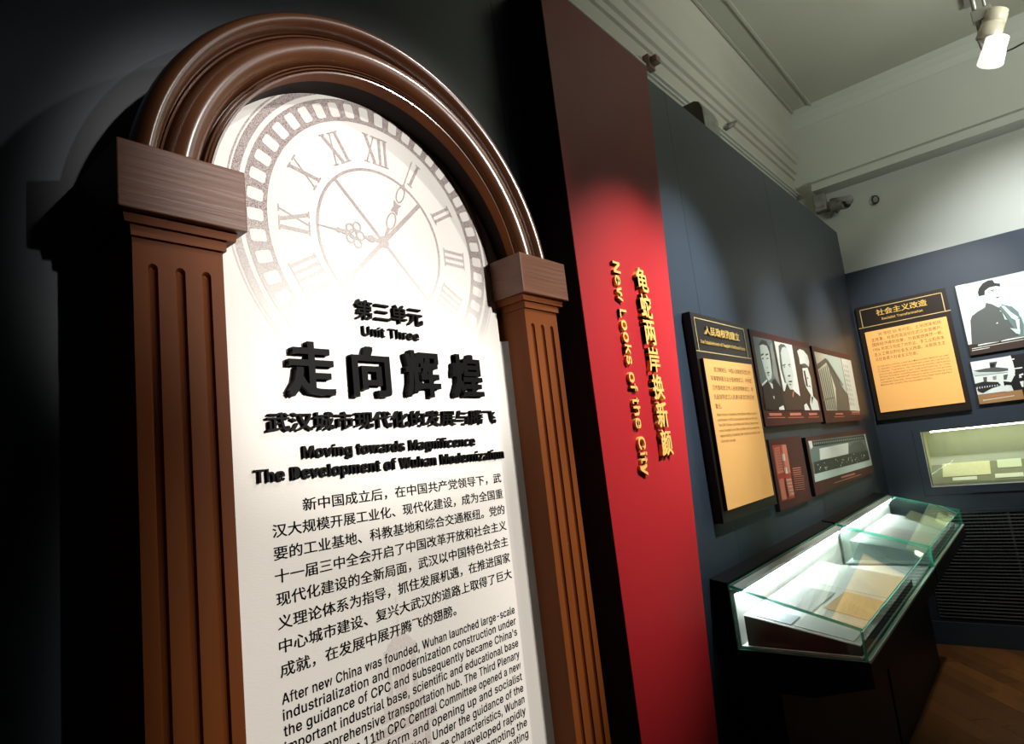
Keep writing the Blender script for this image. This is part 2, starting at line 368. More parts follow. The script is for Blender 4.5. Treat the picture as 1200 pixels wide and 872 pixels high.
# moulding profile (radius, Y)
def bump_prof(r0, r1, yb, yf, n=9):
    out = []
    for i in range(n + 1):
        t = PI * i / n; out.append(((r0 + r1) / 2 + (r0 - r1) / 2 * math.cos(t), yb + (yf - yb) * math.sin(t)))
    return out
profile = [(.440, .979), (.440, .885)] + bump_prof(.4565, .4205, .872, .838) + [(.4200, .874), (.4195, .8615), (.4165, .8605), (.4155, .872)] + bump_prof(.414, .3665, .868, .840) + \
          [(.3650, .874), (.3643, .874), (.3638, .8545), (.3615, .8535), (.3608, .868), (.3592, .868), (.3587, .8545), (.3562, .8535), (.3555, .866), (.3538, .866), (.3532, .8555), (.3500, .8555)]
SPR = 2.015
def sweep(name, prof2, mtl, r_in=None):
    n = 84; V = []; F = []; k = len(prof2)
    for i in range(n + 1):
        for (r, y) in prof2:
            if y > .9 and r < .40: r = max(r, .352)
            th0 = math.asin(max(-1, min(1, (SPR - .03 - ACZ) / r)))
            th = PI - th0 + (th0 - (PI - th0)) * i / n
            V.append((ACX + r * math.cos(th), y, ACZ + r * math.sin(th)))
    for i in range(n):
        for j in range(k - 1): F.append((i * k + j, (i + 1) * k + j, (i + 1) * k + j + 1, i * k + j + 1))
    o = link(name, V, F, mtl, ar, smooth=True)
    bm = bmesh.new(); bm.from_mesh(o.data); bmesh.ops.recalc_face_normals(bm, faces=bm.faces)
    for e in bm.edges:
        if len(e.link_faces) == 2 and e.calc_face_angle(0) > math.radians(38): e.smooth = False
    bm.to_mesh(o.data); bm.free(); return o
am = sweep('arch_moulding', profile, ARCHW)
# the reveal runs from the moulding's inner edge back to the board, opening slightly downwards
n = 84
PCX, PCZ, PR, YP = .7446, 1.9126, .380, .925
def rev_pt(t, k):   # k=0 front edge of the reveal, k=1 where it meets the board
    th0 = math.asin((SPR - .03 - ACZ) / .350); th = PI - th0 + (2 * th0 - PI) * t
    tb = math.asin((SPR - .03 - PCZ) / PR); tt = PI - tb + (2 * tb - PI) * t
    a = Vector((ACX + .350 * math.cos(th), .856, ACZ + .350 * math.sin(th))); b = Vector((PCX + PR * math.cos(tt), YP + .004, PCZ + PR * math.sin(tt)))
    return a.lerp(b, k)
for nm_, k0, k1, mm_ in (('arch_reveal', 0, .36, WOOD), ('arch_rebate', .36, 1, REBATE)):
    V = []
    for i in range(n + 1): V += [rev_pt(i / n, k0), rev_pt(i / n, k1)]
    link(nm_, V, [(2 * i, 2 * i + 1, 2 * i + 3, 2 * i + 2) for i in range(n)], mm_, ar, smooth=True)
# pilasters, caps and necks
def fluted(name, x0, x1, yf, yb, z0, z1, parent):
    """front face with three round-ended grooves, each cut 7 mm deep"""
    r = .0062; dep = .007; ztop = 1.866; xs = [x0 + (x1 - x0) * f for f in (.205, .5, .795)]
    V = []; F = []
    def add(ps, fs):
        k = len(V); V.extend(ps); F.extend([tuple(i + k for i in q) for q in fs])
    edges = [x0] + [v for c in xs for v in (c - r, c + r)] + [x1]
    for a, b in zip(edges[0::2], edges[1::2]): add([(a, yf, z0), (b, yf, z0), (b, yf, ztop - r), (a, yf, ztop - r)], [(0, 1, 2, 3)])
    for c in xs:
        arc = [(c - r * math.cos(PI * i / 8), ztop - r + r * math.sin(PI * i / 8)) for i in range(9)]
        mid = [(x0 if c == xs[0] else (c + xs[xs.index(c) - 1]) / 2), (x1 if c == xs[2] else (c + xs[xs.index(c) + 1]) / 2)]
        top = [(p[0] if 0 < i < 8 else mid[0 if i == 0 else 1], z1) for i, p in enumerate(arc)]
        for i in range(8):
            add([(arc[i][0], yf, arc[i][1]), (arc[i + 1][0], yf, arc[i + 1][1]), (top[i + 1][0], yf, z1), (top[i][0], yf, z1)], [(0, 1, 2, 3)])
        add([(arc[0][0], yf, arc[0][1]), (top[0][0], yf, z1), (mid[0], yf, ztop - r)], [(0, 1, 2)])
        add([(arc[8][0], yf, arc[8][1]), (mid[1], yf, ztop - r), (top[8][0], yf, z1)], [(0, 1, 2)])
        # groove: half-round channel and domed end
        ch = [(c - r * math.cos(PI * i / 8), yf + dep * math.sin(PI * i / 8)) for i in range(9)]
        for i in range(8): add([(ch[i][0], ch[i][1], z0), (ch[i + 1][0], ch[i + 1][1], z0), (ch[i + 1][0], ch[i + 1][1], ztop - r), (ch[i][0], ch[i][1], ztop - r)], [(0, 1, 2, 3)])
        for i in range(8):
            add([(arc[i][0], yf, arc[i][1]), (arc[i + 1][0], yf, arc[i + 1][1]), (arc[i + 1][0] * .4 + c * .6, yf + dep, ztop - r + (arc[i + 1][1] - ztop + r) * .4), (arc[i][0] * .4 + c * .6, yf + dep, ztop - r + (arc[i][1] - ztop + r) * .4)], [(0, 1, 2, 3)])
        add([(c - r, yf + dep, ztop - r), (c + r, yf + dep, ztop - r), (c + r, yf + dep, ztop), (c - r, yf + dep, ztop)], [(0, 1, 2, 3)])
    add([(x0, yf, z0), (x0, yb, z0), (x0, yb, z1), (x0, yf, z1)], [(0, 1, 2, 3)]); add([(x1, yf, z0), (x1, yb, z0), (x1, yb, z1), (x1, yf, z1)], [(3, 2, 1, 0)])
    add([(x0, yf, z1), (x0, yb, z1), (x1, yb, z1), (x1, yf, z1)], [(0, 1, 2, 3)])
    o = link(name, V, F, WOOD, parent)
    return o
for x0, x1, c0, c1 in ((.2905, .4085, .2665, .4355), (1.0950, 1.2165, 1.0700, 1.2425)):
    fluted('pilaster', x0, x1, .855, .979, .12, 1.93, ar)
    box('capital', c0, c1, .830, .979, 1.9275, 2.0205, WOODH, ar, bevel=.0018)
    prism('capital_ledge', [(c0 + .010, 1.9275), (c1 - .010, 1.9275), (c1 - .012, 1.914), (c0 + .012, 1.914)], 'Y', .843, .979, WOOD, ar)
    prism('neck', [(x0 - .004, 1.914), (x1 + .004, 1.914), (x1 + .003, 1.899), (x0 - .003, 1.899)], 'Y', .849, .979, WOOD, ar)
    box('plinth', x0 - .02, x1 + .02, .832, .979, 0, .12, WOOD, ar, bevel=.003)

# the white board
bd = thing('title_board', 'white board with a printed clock and black lettering inside the arch', 'board', (.76, .95, 0))
n = 60; poly = []
bx0, bx1 = .4088, 1.0785
th0 = math.asin((SPR - PCZ) / (PR + .016))
for i in range(n + 1):
    th = th0 + (PI - 2 * th0) * i / n; poly.append((PCX + (PR + .016) * math.cos(th), PCZ + (PR + .016) * math.sin(th)))
poly = [(bx0, .05), (bx1, .05), (bx1, 1.99)] + poly + [(bx0, 1.99)]
prism('board_sheet', poly, 'Y', YP, YP + .03, PAPER, bd)
# paper turned forward onto the inner side of the right pilaster, ending in a step below the capital
link('paper_return', [(1.0785, .9249, .05), (1.0945, .9125, .05), (1.0945, .9125, 1.8335), (1.0785, .9249, 1.8335), (1.0945, .935, .05), (1.0945, .935, 1.8335)],
     [(0, 1, 2, 3), (1, 4, 5, 2), (3, 2, 5)], PAPER, bd)

# ---- printed clock
CX, CZc = .7636, 2.0107
yk = YP
def ring(lst, r0, r1, m_, a0=0, a1=2 * PI, n=96):
    for i in range(n):
        t0 = a0 + (a1 - a0) * i / n; t1 = a0 + (a1 - a0) * (i + 1) / n
        ps = [(r0, t0), (r1, t0), (r1, t1), (r0, t1)]
        pts = [Vector((CX + r * math.sin(t), yk, CZc + r * math.cos(t))) for r, t in ps]
        if all(((p.x - PCX) ** 2 + (p.z - PCZ) ** 2 < (PR + .0155) ** 2 or p.z < 1.99) and p.x > .410 and p.x < bx1 - .001 for p in pts): lst.append((m_, pts))
def polr(lst, m_, pts, rot=0, scale=1, cx=None, cz=None):
    """pts in the upright frame of the dial, turned clockwise by rot"""
    cx = CX if cx is None else cx; cz = CZc if cz is None else cz
    c, s = math.cos(rot), math.sin(rot)
    lst.append((m_, [Vector((cx + (x * c + z * s) * scale, yk, cz + (-x * s + z * c) * scale)) for x, z in pts]))
def layer_mesh(name, lst, off, parent=bd):
    v = []; f = []; mi = []; mats = []
    for i_, (m_, pts) in enumerate(lst):
        if m_ not in mats: mats.append(m_)
        k = len(v); v += [p - Vector((0, off + .0000015 * i_, 0)) for p in pts]; f.append(tuple(range(k, k + len(pts)))); mi.append(mats.index(m_))
    return link(name, v, f, mats, parent, midx=mi)
for r0_, r1_, m_ in ((.2430, .2860, INKCLOCK), (.2945, .3085, INKCLOCK), (.3115, .3145, INKTHIN), (.1445, .1500, INKTHIN)):
    L1 = []; ring(L1, r0_, r1_, m_); layer_mesh('printed_ring', L1, .0003)
NC = 60
ca = []
L2 = []
NC = 46
for i in range(NC):
    t = 2 * PI * (i + .35) / NC; hw = .0105; r0, r1 = .2505, .2785; q = .003
    pts = [(-hw + q, r0), (hw - q, r0), (hw, r0 + q), (hw, r1 - q), (hw - q, r1), (-hw + q, r1), (-hw, r1 - q), (-hw, r0 + q)]
    tmp = []; polr(tmp, PAPER, pts, t)
    if all((p.x - PCX) ** 2 + (p.z - PCZ) ** 2 < (PR + .0155) ** 2 or p.z < 1.99 for p in tmp[0][1]): L2 += tmp
layer_mesh('printed_minute_cells', L2, .0006)
NUM = ['XII', 'I', 'II', 'III', 'IIII', 'V', 'VI', 'VII', 'VIII', 'IX', 'X', 'XI']
def stroke(lst, rot, x0, z0, x1, z1, wd, m_=INKTHIN):
    d = Vector((x1 - x0, z1 - z0)).normalized(); nx, nz = -d.y * wd / 2, d.x * wd / 2
    polr(lst, m_, [(x0 + nx, z0 + nz), (x1 + nx, z1 + nz), (x1 - nx, z1 - nz), (x0 - nx, z0 - nz)], rot)
W_ = dict(I=.014, V=.030, X=.032)
for h, s in enumerate(NUM):
    if h in (5, 6): continue
    L3 = []; rot = 2 * PI * h / 12; tot = sum(W_[c] for c in s); x = -tot / 2; zb, zt = .164, .222
    for c in s:
        wd = W_[c]; xc = x + wd / 2
        if c == 'I': stroke(L3, rot, xc, zb, xc, zt, .0066); serif = [(xc, zb), (xc, zt)]
        if c == 'X': stroke(L3, rot, xc - .010, zt, xc + .010, zb, .0070); stroke(L3, rot, xc + .010, zt, xc - .010, zb, .0030); serif = [(xc - .010, zb), (xc + .010, zb), (xc - .010, zt), (xc + .010, zt)]
        if c == 'V': stroke(L3, rot, xc - .010, zt, xc, zb, .0070); stroke(L3, rot, xc + .010, zt, xc, zb, .0030); serif = [(xc - .010, zt), (xc + .010, zt)]
        for a, b in serif: stroke(L3, rot, a - .0065, b, a + .0070, b, .0030)
        x += wd
    layer_mesh('printed_numeral', L3, .0004)
L4 = []
for t in (45, 135, 225, 315):
    stroke(L4, math.radians(t), 0, .0, 0, .1455, .0065 if t in (135, 315) else .009)
for t in range(0, 360, 30): polr(L4, INKTHIN, [(-.012, .0), (.012, .0), (.006, .012), (-.006, .012)], math.radians(t))
layer_mesh('printed_spokes', L4, .0005)
def hollow(lst, rot, xc, zc, rx, rz, wd=.0028, n=16):
    for i in range(n):
        a, b = 2 * PI * i / n, 2 * PI * (i + 1) / n
        stroke(lst, rot, xc + rx * math.cos(a), zc + rz * math.sin(a), xc + rx * math.cos(b), zc + rz * math.sin(b), wd)
L5 = []; rm = math.atan2(.927 - .8255, .711 - .498)
stroke(L5, rm, 0, .01, 0, .035, .006); hollow(L5, rm, 0, .055, .010, .020); polr(L5, INKTHIN, [(-.009, .075), (0, .080), (.009, .075), (.006, .092), (.010, .104), (0, .100), (-.010, .104), (-.006, .092)], rm)
hollow(L5, rm, 0, .126, .009, .020); polr(L5, INKTHIN, [(-.008, .142), (.008, .142), (.0012, .156), (.0008, .222), (-.0008, .222), (-.0012, .156)], rm)
layer_mesh('printed_minute_hand', L5, .0007)
L6 = []; rh = math.radians(-88.5)
stroke(L6, rh, 0, .01, 0, .045, .007); hollow(L6, rh, 0, .030, .006, .009)
for x_, z_ in ((0, .055), (-.017, .062), (.017, .062), (-.010, .078), (.010, .078), (0, .072)): hollow(L6, rh, x_, z_, .0085, .0085, .0034, 12)
polr(L6, INKTHIN, [(-.006, .085), (.006, .085), (.0035, .10), (.006, .104), (.002, .110), (.0008, .148), (-.0008, .148), (-.002, .110), (-.006, .104), (-.0035, .10)], rh)
layer_mesh('printed_hour_hand', L6, .0007)

# ---- pale printed clock tower behind the small text
L7 = []
def rectz(x0, x1, z0, z1, m_): L7.append((m_, [Vector((x0, yk, z0)), Vector((x1, yk, z0)), Vector((x1, yk, z1)), Vector((x0, yk, z1))]))
def polyz(m_, pts): L7.append((m_, [Vector((x, yk, z)) for x, z in pts]))
T1, T2 = INKTOWER, INKTOWER2
rectz(.7185, .7215, 1.285, 1.345, T2)
polyz(T1, [(.690, 1.262), (.697, 1.272), (.709, 1.281), (.720, 1.286), (.732, 1.281), (.744, 1.272), (.751, 1.262)])
polyz(T2, [(.668, 1.232), (.690, 1.262), (.720, 1.262), (.700, 1.232)])
rectz(.684, .756, 1.256, 1.262, T1); rectz(.688, .698, 1.176, 1.256, T1); rectz(.704, .714, 1.176, 1.256, T2); rectz(.727, .734, 1.176, 1.256, T2); rectz(.742, .753, 1.176, 1.256, T1)
rectz(.714, .727, 1.176, 1.240, T1); rectz(.676, .764, 1.166, 1.176, T2); rectz(.670, .770, 1.150, 1.166, T1)
polyz(T1, [(.648, 1.128), (.792, 1.128), (.784, 1.144), (.656, 1.144)]); rectz(.655, .785, 1.118, 1.126, T2)
rectz(.668, .682, .90, 1.118, T1); rectz(.758, .772, .90, 1.118, T1); rectz(.682, .758, .90, 1.118, T2)
for i in range(20):
    a, b = 2 * PI * i / 20, 2 * PI * (i + 1) / 20
    polyz(T1, [(.720 + .026 * math.cos(a), 1.07 + .026 * math.sin(a)), (.720 + .033 * math.cos(a), 1.07 + .033 * math.sin(a)), (.720 + .033 * math.cos(b), 1.07 + .033 * math.sin(b)), (.720 + .026 * math.cos(b), 1.07 + .026 * math.sin(b))])
for i, q in enumerate(L7): L7[i] = (q[0], [p - Vector((0, .000012 * i, 0)) for p in q[1]])
layer_mesh('printed_tower', L7, .0002)

# ---- lettering on the board
textA('第三单元', 'raised_character', .679, .8405, 1.8455, 1.8830, YP, INKBLACK, bd, bold=.014, depth=.008, split='cell')
textA('Unit Three', 'raised_letter', .692, .828, 1.8150, 1.8340, YP, INKBLACK, bd, bold=.012, depth=.006, split='x')
for s, x0, x1 in (('走', .533, .622), ('向', .657, .742), ('辉', .779, .868), ('煌', .903, .994)):
    textA(s, 'raised_character', x0, x1, 1.700, 1.793, YP, INKBLACK, bd, bold=.030, depth=.013)
textA('武汉城市现代化的发展与腾飞', 'raised_character', .495, 1.028, 1.6435, 1.6745, YP, INKBLACK, bd, bold=.015, depth=.008, split='cell')
textA('Moving towards Magnificence', 'raised_letter', .555, .957, 1.5995, 1.6185, YP, INKBLACK, bd, bold=.018, depth=.006, split='x', ybase=LAT)
textA('The Development of Wuhan Modernization', 'raised_letter', .472, 1.043, 1.5670, 1.5865, YP, INKBLACK, bd, bold=.018, depth=.006, split='x', ybase=LAT)
cn = ['新中国成立后，在中国共产党领导下，武', '汉大规模开展工业化、现代化建设，成为全国重', '要的工业基地、科教基地和综合交通枢纽。党的', '十一届三中全会开启了中国改革开放和社会主义',
      '现代化建设的全新局面，武汉以中国特色社会主', '义理论体系为指导，抓住发展机遇，在推进国家', '中心城市建设、复兴大武汉的道路上取得了巨大', '成就，在发展中展开腾飞的翅膀。']
CNB = yspan('国'); CNB = (CNB[0] - .02, CNB[1] + .02)
for i, s in enumerate(cn):
    zt = 1.5350 - i * .03375
    textA(s, 'text_line', .551 if i == 0 else .4975, .861 if i == 7 else 1.0305, zt - .0200, zt, YP, INKPRINT, bd, bold=.014, ybase=CNB, res=2)
en = ['After new China was founded, Wuhan launched large-scale', 'industrialization and modernization construction under', "the guidance of CPC and subsequently became China's",
      'important industrial base, scientific and educational base', 'and comprehensive transportation hub. The Third Plenary', 'Session of the 11th CPC Central Committee opened a new',
      "era for China's reform and opening up and socialist", 'modernization construction. Under the guidance of the', 'theories of socialism with Chinese characteristics, Wuhan',
      'has seized the opportunities and developed rapidly', 'in the construction of the city and in promoting the', 'industrialization of the central area and rejuvenating']
for i, s in enumerate(en):
    zb = 1.2420 - i * .02225
    textA(s, 'text_line', .4975, 1.0270, zb, zb + .0148, YP, INKPRINT, bd, bold=.014, ybase=LAT, res=2)

# ================================================================== RED BOARD
rb = thing('red_panel', 'tall red board with gold raised vertical lettering beside the arch', 'panel', (1.7, .98, 0))
RYf = .865; rx0 = 1.3555
def rx1(z): nz = (z - 1.55) / RYf; return RYf * (2.128 + .1100 * nz)
rz1 = 1.55 + 1.572 * RYf
prism('board', [(rx0, 0.0), (rx1(0), 0.0), (rx1(rz1), rz1), (rx0, rz1)], 'Y', RYf, .9795, [RED], rb)
box('side_strip', rx0 - .0015, rx0, RYf + .002, .9795, 0, rz1, REDSIDE, rb)  # thin near-black sheet over the panel's left side
for i, c in enumerate('龟蛇两岸换新颜'):
    zt = 2.094 - i * .0822
    lettering(c, 'raised_character', (1.651, RYf, zt - .0755), (1, 0, 0), (0, 0, 1), .068, .0755, GOLD, rb, bold=.022, depth=.013)
lettering('New Looks of the City', 'raised_letter', (1.5300, RYf, 2.091), (0, 0, -1), (1, 0, 0), .611, .036, GOLD, rb, bold=.014, depth=.009, split='x', ybase=LAT)

# ================================================================== SHARED BOARD BUILDERS
def zA(cx0, cy0, s): return lambda x, y: (cx0 + x / s, cy0 + y / s)
def onA(zf, Y, pts): return [atY(*zf(*p), Y) for p in pts]
def onB(zf, X, pts): return [atX(*zf(*p), X) for p in pts]

# ---- explanatory board on the long wall
ta = thing('text_board', 'narrow amber text board with gold heading on the long navy wall', 'sign', (2.5, .98, 1.26), 'amber text boards on the navy walls')
box('board', 2.2155, 2.806, .947, .9795, 1.2550, 2.0430, BLACKB, ta, bevel=.002)
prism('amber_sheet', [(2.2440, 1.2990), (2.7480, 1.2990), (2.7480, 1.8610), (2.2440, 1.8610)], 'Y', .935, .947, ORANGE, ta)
boxes('amber_sheet_edge', [(2.2390, 2.2439, .9353, .947, 1.2985, 1.8615)], BLACK, ta)
ln = .0035
boxes('gold_line', [(2.2400, 2.7540, .9450, .9472, 2.0200, 2.0200 + ln), (2.2400, 2.2400 + ln * 1.3, .9450, .9472, 1.892, 2.0200), (2.7540 - ln * 1.3, 2.7540, .9450, .9472, 1.892, 2.0200), (2.2170, 2.7900, .9450, .9472, 1.8900, 1.8900 + ln)], GOLDL, ta)
textA('人民政权的建立', 'raised_character', 2.318, 2.675, 1.9600, 1.9960, .947, GOLD, ta, bold=.018, depth=.006, split='cell')
textA("The Establishment of People's Political Power", 'heading_line', 2.262, 2.732, 1.9235, 1.9375, .947, GOLD, ta, bold=.014, depth=.003, ybase=LAT)
for i, s in enumerate(['武汉解放后，中国人民解放军武汉市', '军事管制委员会全面接管武汉。中共武', '汉市委和武汉市人民政府相继成立，肩', '负起领导武汉人民建设新武汉的历史', '重任。']):
    zt = 1.8320 - i * .0357
    textA(s, 'text_line', 2.325 if i == 0 else 2.283, 2.343 if i == 4 else 2.712, zt - .0195, zt, .935, TXTO, ta, ybase=CNB, lift=.0005)
for i, s in enumerate(["After Wuhan's liberation, the Wuhan military control", 'commission of PLA successively took over the city.', 'The CPC Wuhan committee and Wuhan government',
                       'were founded one after another and assumed the', 'responsibility of leading their citizens to build a new', 'Wuhan construct a new society.']):
    zb = 1.6420 - i * .0200
    textA(s, 'text_line', 2.282, 2.425 if i == 5 else 2.708, zb, zb + .0105, .935, TXTO, ta, ybase=LAT, lift=.0005)

# ---- photo boards on the long wall
def zA1(x, y): return (870 + x / 6.71, 375 + y / 6.71)
def zA2(x, y): return (940 + x / 4.36, 395 + y / 4.36)
def zA3(x, y): return (890 + x / 7.93, 495 + y / 7.93)
p1 = thing('photo_board', 'maroon photo board with three black and white portraits', 'photo display', (3.3, .98, 1.59), 'photo boards on the navy walls')
box('board', 2.853, 3.797, .955, .9795, 1.588, 2.036, MAROON, p1, bevel=.001); box('board_edge', 2.8515, 2.8530, .956, .9795, 1.588, 2.036, BLACK, p1)
def A1(m_, *pts): return (PT[m_], onA(zA1, .955, pts))
flat('portrait_print', [A1('teal', (80, 128), (232, 160), (330, 710), (178, 708)), A1('mid', (215, 200), (236, 165), (318, 560), (285, 500), (240, 420)), A1('dark', (128, 190), (150, 155), (185, 165), (212, 215), (232, 320), (238, 420), (225, 470), (205, 400), (190, 250), (140, 240)),
      A1('skin', (134, 200), (160, 192), (190, 205), (208, 250), (220, 330), (232, 420), (226, 462), (205, 478), (190, 455), (165, 370), (146, 300)),
      A1('dark', (140, 275), (160, 262), (168, 268), (150, 284)), A1('dark', (178, 272), (196, 262), (202, 272), (184, 282)), A1('dark', (150, 300), (162, 298), (164, 308), (153, 310)), A1('dark', (185, 300), (200, 298), (202, 306), (188, 308)),
      A1('grey', (186, 374), (197, 372), (194, 382)), A1('dark', (184, 416), (200, 408), (212, 412), (200, 424)), A1('grey', (190, 432), (208, 430), (204, 440)),
      A1('black', (150, 520), (190, 480), (205, 500), (238, 530), (236, 470), (250, 460), (290, 520), (328, 640), (330, 710), (178, 708)),
      A1('white', (146, 505), (186, 468), (190, 482), (152, 522)), A1('white', (205, 490), (228, 542), (236, 540), (232, 505)), A1('white', (236, 600), (245, 598), (248, 620), (240, 622)), A1('white', (282, 690), (316, 672), (326, 708), (284, 708))],
     (0, -1, 0), p1)
flat('portrait_print', [A1('white', (243, 165), (388, 197), (456, 605), (420, 580), (330, 560), (318, 560)), A1('pale', (300, 200), (325, 188), (350, 215), (375, 300), (400, 440), (390, 545), (360, 530), (310, 400)),
      A1('grey', (282, 205), (300, 188), (330, 195), (345, 220), (310, 215), (300, 260), (318, 400), (345, 500), (330, 490), (300, 380)),
      A1('skin', (302, 240), (325, 210), (352, 225), (372, 300), (392, 400), (398, 500), (392, 545), (370, 545), (345, 480), (322, 390)),
      A1('grey', (312, 355), (336, 345), (338, 355), (316, 364)), A1('grey', (356, 350), (374, 345), (376, 354), (360, 360)), A1('dark', (318, 372), (332, 366), (334, 374)), A1('dark', (362, 368), (374, 364), (374, 372)),
      A1('grey', (352, 436), (372, 432), (374, 446), (358, 446)), A1('dark', (356, 482), (384, 478), (388, 488), (366, 490)), A1('grey', (360, 506), (382, 504), (378, 514)),
      A1('brown', (330, 560), (345, 500), (372, 548), (396, 548), (402, 560), (456, 605), (478, 640), (480, 710), (336, 710), (322, 600)), A1('pink', (392, 565), (402, 562), (396, 608), (388, 600))],
     (0, -1, 0), p1)
flat('portrait_print', [A1('brown', (388, 197), (520, 225), (605, 710), (482, 710), (430, 440)), A1('white', (430, 245), (448, 228), (480, 240), (512, 280), (525, 330), (522, 372), (490, 350), (452, 348), (445, 300)), A1('grey', (452, 348), (490, 342), (520, 366), (515, 376), (470, 360)),
      A1('white', (470, 380), (510, 375), (535, 450), (550, 560), (556, 600), (590, 640), (605, 710), (545, 710), (530, 660), (536, 590), (500, 530), (480, 460)), A1('brown', (478, 400), (490, 398), (505, 470), (515, 530), (500, 520)), A1('dark', (500, 455), (515, 452), (516, 464)), A1('grey', (515, 520), (530, 515), (532, 530)),
      A1('brown', (540, 600), (555, 610), (545, 660)), A1('white', (482, 670), (500, 655), (520, 690), (530, 710), (488, 710)), A1('brown', (560, 520), (580, 620), (560, 590))],
     (0, -1, 0), p1)
flat('portrait_divider', [A1('brown', (232, 160), (244, 165), (320, 565), (330, 640), (322, 650))], (0, -1, 0), p1, step=.003)
flat('caption_print', [A1('pink', *q) for q in (((210, 732), (308, 732), (310, 752), (212, 754)), ((195, 766), (336, 764), (337, 769), (197, 772)), ((372, 732), (458, 730), (462, 750), (375, 752)), ((358, 765), (482, 763), (483, 768), (360, 770)), ((520, 732), (584, 730), (588, 748), (524, 750)), ((516, 763), (600, 761), (601, 766), (518, 768)))], (0, -1, 0), p1)

p2 = thing('photo_board', 'maroon photo board showing a columned building and a sheet of writing', 'photo display', (4.3, .98, 1.58), 'photo boards on the navy walls')
box('board', 3.848, 4.768, .955, .9795, 1.578, 2.028, MAROON, p2, bevel=.001); box('board_edge', 3.8465, 3.848, .956, .9795, 1.578, 2.028, BLACK, p2)
def A2(m_, *pts): return (PT[m_], onA(zA2, .955, pts))
lay = [A2('pale', (60, 73), (197, 108), (244, 375), (125, 375)), A2('cream', (60, 73), (120, 90), (112, 112), (76, 145)), A2('grey', (75, 148), (118, 108), (150, 150), (200, 250), (235, 300), (242, 375), (125, 375)), A2('cream', (80, 165), (122, 130), (136, 160), (170, 260), (178, 375), (125, 375)),
       A2('grey', (74, 140), (118, 107), (124, 128), (84, 164))]
for i in range(6):
    f0 = i / 6; lay.append(A2('grey', (86 + 9 * i, 170 - 6 * i), (89 + 9 * i, 168 - 6 * i), (133 + 8.5 * i, 372), (129 + 8.5 * i, 372)))
lay += [A2('mid', (104, 318), (158, 306), (160, 314), (106, 326)), A2('mid', (120, 110), (126, 112), (210, 245), (206, 252))]
flat('building_print', lay, (0, -1, 0), p2)
flat('writing_print', [A2('white', (199, 108), (248, 120), (295, 378), (246, 375))] + [A2('mid', (210 + 9 * k + 3.5 * j, 140 + j * 24 + k * 3), (212 + 9 * k + 3.5 * j, 140 + j * 24 + k * 3), (215 + 9 * k + 3.5 * j, 154 + j * 24 + k * 3), (213 + 9 * k + 3.5 * j, 154 + j * 24 + k * 3)) for j in range(9) for k in range(3)], (0, -1, 0), p2)
flat('caption_print', [A2('pink', *q) for q in (((170, 389), (208, 388), (209, 396), (171, 397)), ((163, 406), (214, 405), (215, 408), (164, 409)), ((252, 381), (292, 380), (294, 387), (254, 388)), ((250, 392), (296, 391), (297, 394), (251, 395)))], (0, -1, 0), p2)

p3 = thing('photo_board', 'small maroon board with a red printed booklet and a caption', 'photo display', (3.1, .98, 1.21), 'photo boards on the navy walls')
box('board', 2.868, 3.345, .960, .9795, 1.214, 1.530, MAROON, p3, bevel=.001); box('board_edge', 2.8665, 2.868, .961, .9795, 1.214, 1.530, BLACK, p3)
def A3(m_, *pts): return (PT[m_], onA(zA3, .960, pts))
lay = [A3('red', (115, 212), (245, 205), (328, 700), (205, 735)), A3('pink', (135, 240), (185, 225), (225, 465), (170, 480)), A3('pink', (195, 210), (245, 205), (290, 470), (235, 478)), A3('cream', (205, 295), (230, 292), (240, 355), (215, 358)), A3('cream', (228, 420), (250, 418), (262, 475), (238, 478)),
       A3('pink', (178, 530), (222, 520), (252, 710), (208, 722)), A3('pink', (232, 525), (292, 518), (318, 680), (266, 692))]
for k in range(9): lay.append(A3('red', (140 + 4.4 * k, 252 + 24 * k), (182 + 4.4 * k, 244 + 24 * k), (183 + 4.4 * k, 249 + 24 * k), (141 + 4.4 * k, 257 + 24 * k)))
for k in range(9): lay.append(A3('pink' if k % 2 else 'cream', (240 + 4 * k + 2, 535 + 16 * k), (286 + 3.2 * k, 528 + 16 * k), (287 + 3.2 * k, 533 + 16 * k), (241 + 4 * k + 2, 541 + 16 * k)))
lay += [A3('red', (188, 215), (194, 215), (236, 480), (230, 480)), A3('dark', (222, 520), (230, 520), (262, 690), (254, 705))]
flat('booklet_print', lay, (0, -1, 0), p3)
flat('caption_print', [A3('pink', (305 + 2.2 * k, 425 + 20 * k), ((382 if k < 4 else 402) + 1.5 * k, 415 + 20 * k), ((383 if k < 4 else 403) + 1.5 * k, 424 + 20 * k - (0 if k < 4 else 4)), (306 + 2.2 * k, 434 + 20 * k - (0 if k < 4 else 4))) for k in range(11)], (0, -1, 0), p3)

p4 = thing('photo_board', 'wide maroon board with a crowd standing before a banner', 'photo display', (4.1, .98, 1.22), 'photo boards on the navy walls')
box('board', 3.425, 4.828, .960, .9795, 1.219, 1.517, MAROON, p4, bevel=.001); box('board_edge', 3.4235, 3.425, .961, .9795, 1.219, 1.517, BLACK, p4)
def A4(m_, *pts): return (PT[m_], onA(zA2, .960, pts))
lay = [A4('teal', (30, 532), (320, 495), (357, 655), (67, 742)), A4('pale', (62, 700), (350, 620), (357, 655), (67, 742)), A4('white', (88, 570), (236, 540), (236, 600), (92, 628)), A4('white', (30, 532), (48, 530), (56, 560), (44, 575)), A4('white', (316, 497), (321, 495), (357, 650), (348, 630)),
       A4('grey', (240, 560), (262, 540), (300, 530), (322, 560), (330, 590), (240, 600)), A4('black', (50, 535), (316, 502), (319, 522), (54, 560)),
       A4('dark', (60, 640), (240, 596), (335, 580), (345, 628), (66, 700))]
